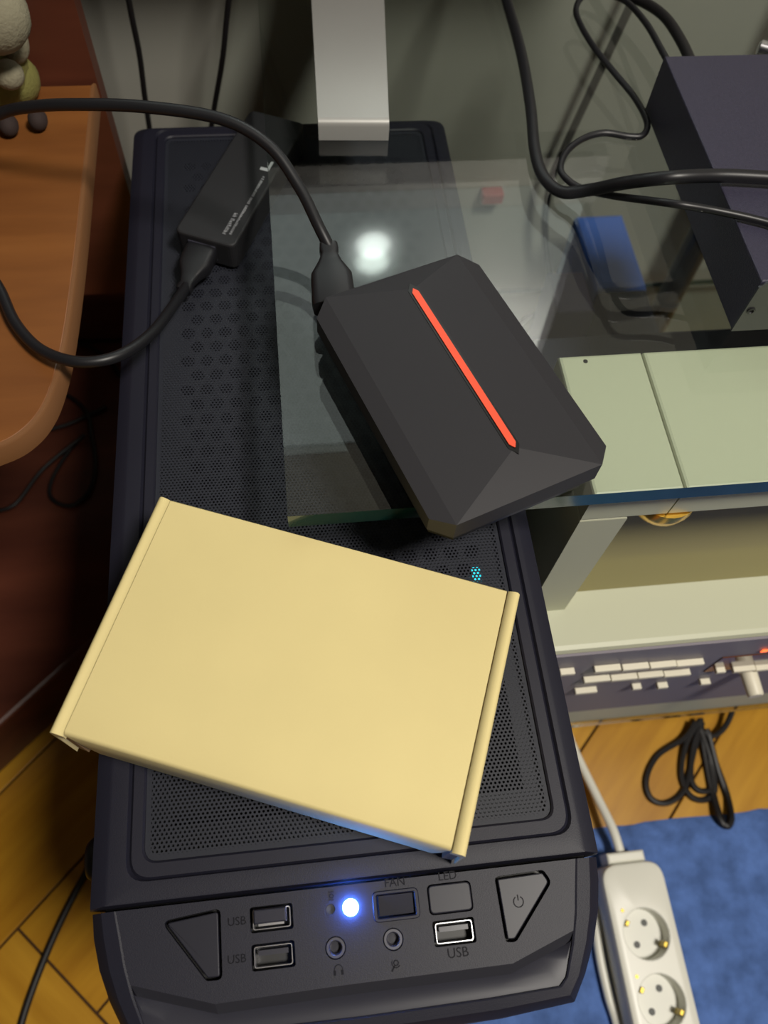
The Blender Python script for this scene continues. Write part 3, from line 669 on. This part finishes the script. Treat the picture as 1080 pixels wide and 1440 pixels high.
# ------------------------------------------------------------------ things behind the stereo, under the glass
bz = -.2
pts = [Pz(825, 305, bz), Pz(884, 300, bz), Pz(908, 405, bz), Pz(842, 405, bz)]
fc = tag(empty('fabric_case', (.30, .50, SHZ)), 'blue and navy fabric case lying on the shelf behind the stereo', 'case')
xa, xb, ya, ym, yb2 = .276, .325, .345, .488, .585
mo('blue_half', *boxm(xa, xb, ym+.0005, yb2, SHZ, ZT+bz, .006), BLUE, fc)
mo('navy_half', *boxm(xa+.001, xb-.001, ya, ym-.0005, SHZ, ZT+bz-.001, .006), NAVY, fc)
tag(mo('violet_carton', *boxm(.236, .272, .47, .52, SHZ, ZT-.21, .002), VIO), 'small violet carton beside the blue fabric case', 'carton')
rc = PY(692, 276, .612)
tag(mo('red_plug', *prism(rrect(rc.x-.011, rc.x+.011, .6065, .6195, .003), rc.z-.006, rc.z+.006, .002), REDC), 'small red plug low on the wall behind the glass tabletop', 'plug')
c = Pz(800, 400, -.30)
pts = [(c.x+.045*math.cos(t)*(1+.15*math.sin(3*t)), c.y+.05*math.sin(t), SHZ+.003+.004*max(0, math.sin(t*.5))) for t in [i*.5 for i in range(0, 22)]]
tag(tube('coiled_lead', [(x-.02, y-.07, z) for x, y, z in pts], .0027, RUBD, None, 8, 4), 'grey-black lead coiled on the shelf behind the stereo', 'cord')

# ------------------------------------------------------------------ rug, power strip and leads on the floor
V = []; Fc = []; nx, ny = 60, 60; x0, x1, y0, y1 = .09, .95, -.75, .044
rnd = random.Random(3)
for j in range(ny+1):
    for i in range(nx+1):
        e = i in (0, nx) or j in (0, ny)
        V.append((x0+(x1-x0)*i/nx+(rnd.uniform(-.0015, .0015)), y0+(y1-y0)*j/ny+rnd.uniform(-.0012, .0012), .0006 if e else .0075+rnd.uniform(-.0008, .0008)))
for j in range(ny):
    for i in range(nx): b0 = j*(nx+1)+i; Fc.append((b0, b0+1, b0+nx+2, b0+nx+1))
V.append((x0, y0, .0002)); Fc_b = [(0, nx, (nx+1)*(ny+1)-1, (nx+1)*ny)]
tag(sm(mo('rug', V[:-1], Fc+Fc_b, RUG), 70), 'bright blue short-pile rug under the power strip', 'rug')
RZ = .0085
ps = tag(empty('power_strip', (.252, -.12, RZ)), 'white power strip with round sockets lying on the blue rug', 'power strip')
SYE, SYF, SW = .010, -.27, .0285
poly = rpoly([(.252-SW, SYF), (.252+SW, SYF), (.252+SW, SYE), (.252-SW, SYE)], [.008, .008, .016, .016], 6)
socks = [(.252, -.0465-.0495*i) for i in range(5)]
zt_ = RZ+.038
bm = bmesh.new(); loops = []
top_poly = offset(ccw(poly), .004)
for lp in [top_poly]+[circ(s, .0205, 28) for s in socks]:
    vs = [bm.verts.new((x, y, zt_)) for x, y in lp]; loops.append(vs)
es = [bm.edges.new((l[i-1], l[i])) for l in loops for i in range(len(l))]
bmesh.ops.triangle_fill(bm, use_beauty=True, use_dissolve=False, edges=es)
prev = loops[0]
for d_, z_ in ((.0015, zt_-.0012), (0, zt_-.005), (0, RZ+.002), (.002, RZ+.0002)):
    cur = [bm.verts.new((x, y, z_)) for x, y in offset(ccw(poly), d_)]
    for i in range(len(cur)): bm.faces.new((prev[i-1], prev[i], cur[i], cur[i-1]))
    prev = cur
bm.faces.new(prev)
bm.verts.index_update(); V = [tuple(v.co) for v in bm.verts]; Fc = [tuple(v.index for v in f.verts) for f in bm.faces]; bm.free()
sm(mo('housing', V, Fc, WHT, ps), 35)
mo('cable_gland', *boxm(.234, .268, SYE+.0003, SYE+.009, RZ+.010, RZ+.033, .002), WHT, ps)
for s in socks[:4]:
    so = sm(mo('socket', *lathem([(.0204, zt_-.0003), (.0198, zt_-.0005), (.0192, zt_-.016), (.0005, zt_-.016)], (s[0], s[1], 0), n=28, cap0=False), WHTS, ps), 40)
    u = Vector((.55, .83, 0)).normalized(); v = Vector((-u.y, u.x, 0)); c = Vector((s[0], s[1], zt_-.016))
    for q in (-1, 1):
        h = c+u*.0095*q*1.0
        mo('pin_hole', *lathem([(.0028, .0001), (.0028, .0004), (.0002, .0004)], tuple(h), n=14), mat('pin_grey', (70, 72, 70), .5), so)
        hh = c+v*.0172*q
        mo('earth_clip', *xf(boxm(-.0022, .0022, -.0016, .0016, .003, .0158, .0004), Matrix.Translation((hh.x, hh.y, c.z)) @ Matrix.Rotation(math.atan2(v.y, v.x)+pi/2, 4, 'Z')), BRASS, so)
    mo('brass_screw', *lathem([(.0016, 0), (.0014, .0003), (.0002, .0003)], (s[0]-.0165, s[1]+.0195, zt_), n=10), BRASS, ps)
pts = [(.251, SYE+.0095, RZ+.020), (.249, SYE+.03, RZ+.019), (.244, SYE+.06, .018), (.236, SYE+.10, .0095), (.226, .16, .0042), (.20, .24, .0042), (.17, .34, .0042), (.18, .5, .0042)]
tag(tube('white_lead', pts, .0042, WHT, None, 12), 'white lead running from the end of the power strip to the wall', 'cord')
pts = [Pz(*p_) for p_ in ((836, 1275, -.436), (843, 1340, -.436), (856, 1400, -.436), (868, 1440, -.436), (880, 1500, -.436))]
tag(tube('white_flat_lead', pts, .0042, WHT, None, 12), 'short white lead lying alongside the power strip on the rug', 'cord')
# bundle of black leads hanging from under the stereo to the floor
def fl(px, py, z=-.447): return tuple(Pz(px, py, z))
bun = tag(empty('cable_bundle', fl(985, 1040)), 'bundle of black leads hanging from under the stereo shelf onto the rug edge', 'cords')
for pts in ([(978, 1015), (962, 1038), (925, 1062), (909, 1095), (915, 1122), (938, 1129), (962, 1110), (975, 1060), (985, 1020)],
            [(985, 1012), (965, 1045), (958, 1090), (970, 1118), (990, 1125), (1005, 1112), (1000, 1070), (985, 1025)],
            [(988, 1015), (975, 1050), (972, 1095), (985, 1112), (1003, 1105), (996, 1060), (985, 1020)],
            [(984, 1015), (990, 1055), (1000, 1110), (1012, 1150), (1022, 1162), (1029, 1150), (1022, 1115), (1006, 1070), (994, 1025)],
            [(985, 1010), (992, 1060), (1004, 1118), (1016, 1155), (1026, 1160), (1025, 1130), (1010, 1085), (996, 1030)],
            [(988, 1028), (1000, 1035), (1012, 1030), (1022, 1018), (1030, 1000)]):
    Z = [-.4465+.012*max(0, (1060-q[1])/50)+(0.008 if q[1] > 1138 else 0) for q in pts]
    mo('lead', *tubem([fl(q[0], q[1], z) for q, z in zip(pts, Z)], .0029, 8, 6), RUBD, bun)
sm(bun.children[0])
pts = [Pz(*p_) for p_ in ((150, 1175, -.4465), (118, 1232, -.4465), (92, 1282, -.4465), (70, 1330, -.4465), (48, 1385, -.4465), (30, 1440, -.4465), (18, 1500, -.4465))]
tag(tube('floor_cord', pts, .0032, RUBD), 'black cord lying on the parquet beside the tower', 'cord')

# ------------------------------------------------------------------ wooden desk
dk = tag(empty('wooden_desk', (-.35, .3, 0)), 'orange-brown wooden desk with rounded corner and dark reddish base', 'desk')
DZ = ZT+.03
seq = [(v.x, v.y) for v in smooth_path([(-.1195, .466, 0), (-.1195, .40, 0), (-.1195, .33, 0), (-.1208, .275, 0), (-.1230, .245, 0), (-.1275, .222, 0), (-.1360, .207, 0), (-.150, .198, 0), (-.18, .191, 0), (-.30, .183, 0), (-.75, .175, 0)], 5)]
top = [(-.75, .466)]+seq
top = ccw(top)
inn = offset(top, .0025)
mo('desktop', *prism(inn, DZ-.014, DZ, .0006), DESK, dk)
i0 = [i for i, p_ in enumerate(top)]
idx = [min(range(len(top)), key=lambda t: (top[t][0]-s_[0])**2+(top[t][1]-s_[1])**2) for s_ in seq]
rings = []
for (pl, z_) in ((inn, DZ-.0145), (top, DZ-.0135), (top, DZ-.0012), (offset(top, .0009), DZ+.0001), (inn, DZ+.0001)):
    rings.append([(pl[t][0], pl[t][1], z_) for t in idx])
V, Fc = loft(rings, False, False, closed=False)
sm(mo('edge_band', V, Fc, BAND, dk), 40)
mo('back_panel', *boxm(-.75, -.1185, .4665, .4825, ZT-.155, ZT+.20, .001), MAHO, dk)
mo('end_panel', *boxm(-.75, -.732, .18, .466, .082, DZ-.015, .001), MAHO, dk)
base = [(-.75, .601), (-.185, .601), (-.185, .274), (-.231, .2310), (-.291, .1750), (-.75, -.255)]
mo('base_board', *prism(base, .0, ZT-.370, .004), MAHO, dk)
mo('rear_board', *boxm(-.698, -.150, .602, .614, .082, ZT-.05, .001), MAHO, dk)
mo('rear_post', *boxm(-.75, -.70, .483, .60, .081, ZT+.2, .001), MAHO, dk)
# coil of thin lead on the base
BZ = -.3675
pts = [Pz(*p_, BZ+dz) for p_, dz in (((150, 572), .001), ((120, 586), .001), ((85, 600), .001), ((45, 605), .001), ((30, 575), .003), ((60, 548), .001), ((95, 556), .001), ((122, 580), .006), ((128, 610), .001), ((134, 650), .001), ((126, 690), .001), ((100, 711), .001), ((72, 700), .001), ((74, 672), .001), ((100, 630), .001), ((116, 614), .005), ((60, 660), .001), ((20, 710), .001), ((-20, 720), .001))]
tag(tube('tangled_lead', pts, .0022, RUBD, None, 8, 6), 'thin dark lead tangled on the reddish desk base', 'cord')
pts = [Pz(*p_, BZ+.001) for p_ in ((60, 490), (95, 478), (125, 487), (155, 508), (170, 530))]
tag(tube('loose_lead', pts, .0024, RUBD, None, 8, 6), 'short dark lead on the desk base close to the tower', 'cord')
# soft toy
pt = tag(empty('plush_toy', (-.165, .43, DZ)), 'cream and olive green soft toy sitting on the wooden desk', 'soft toy')
def ell(name, px, py, z, r, sc, mm):
    c = Pz(px, py, z); n1, n2 = 14, 10; V = []; rings = []
    for i in range(n2+1):
        th = pi*i/n2*.98+.02; rings.append([(c.x+r*sc[0]*math.sin(th)*math.cos(2*pi*j/n1), c.y+r*sc[1]*math.sin(th)*math.sin(2*pi*j/n1), c.z+r*sc[2]*math.cos(th)) for j in range(n1)])
    return sm(mo(name, *loft(rings), mm, pt), 80)
ell('body', -12, 95, .052, .021, (1, 1.05, 1.05), PLUSHA)
ell('head', -14, 20, .098, .019, (1.05, 1, 1), PLUSHB)
ell('arm', 22, 62, .066, .0095, (.75, 1.2, 1.0), PLUSHB)
ell('leg', 27, 112, .043, .0125, (.95, 1.15, 1.0), PLUSHA)
ell('muzzle', 12, 105, .062, .0085, (1, 1, .9), PLUSHB)
ell('foot', 53, 168, .0365, .0062, (.9, 1.1, .95), PLUSHC)
ell('foot', 12, 176, .0365, .0062, (.9, 1.1, .95), PLUSHC)
ell('ear', 6, 2, .094, .010, (.8, 1.1, .9), PLUSHB)
ell('arm', -30, 130, .05, .010, (.8, 1.2, 1), PLUSHA)

for o in bpy.data.objects:
    if '_m' in o: del o['_m']
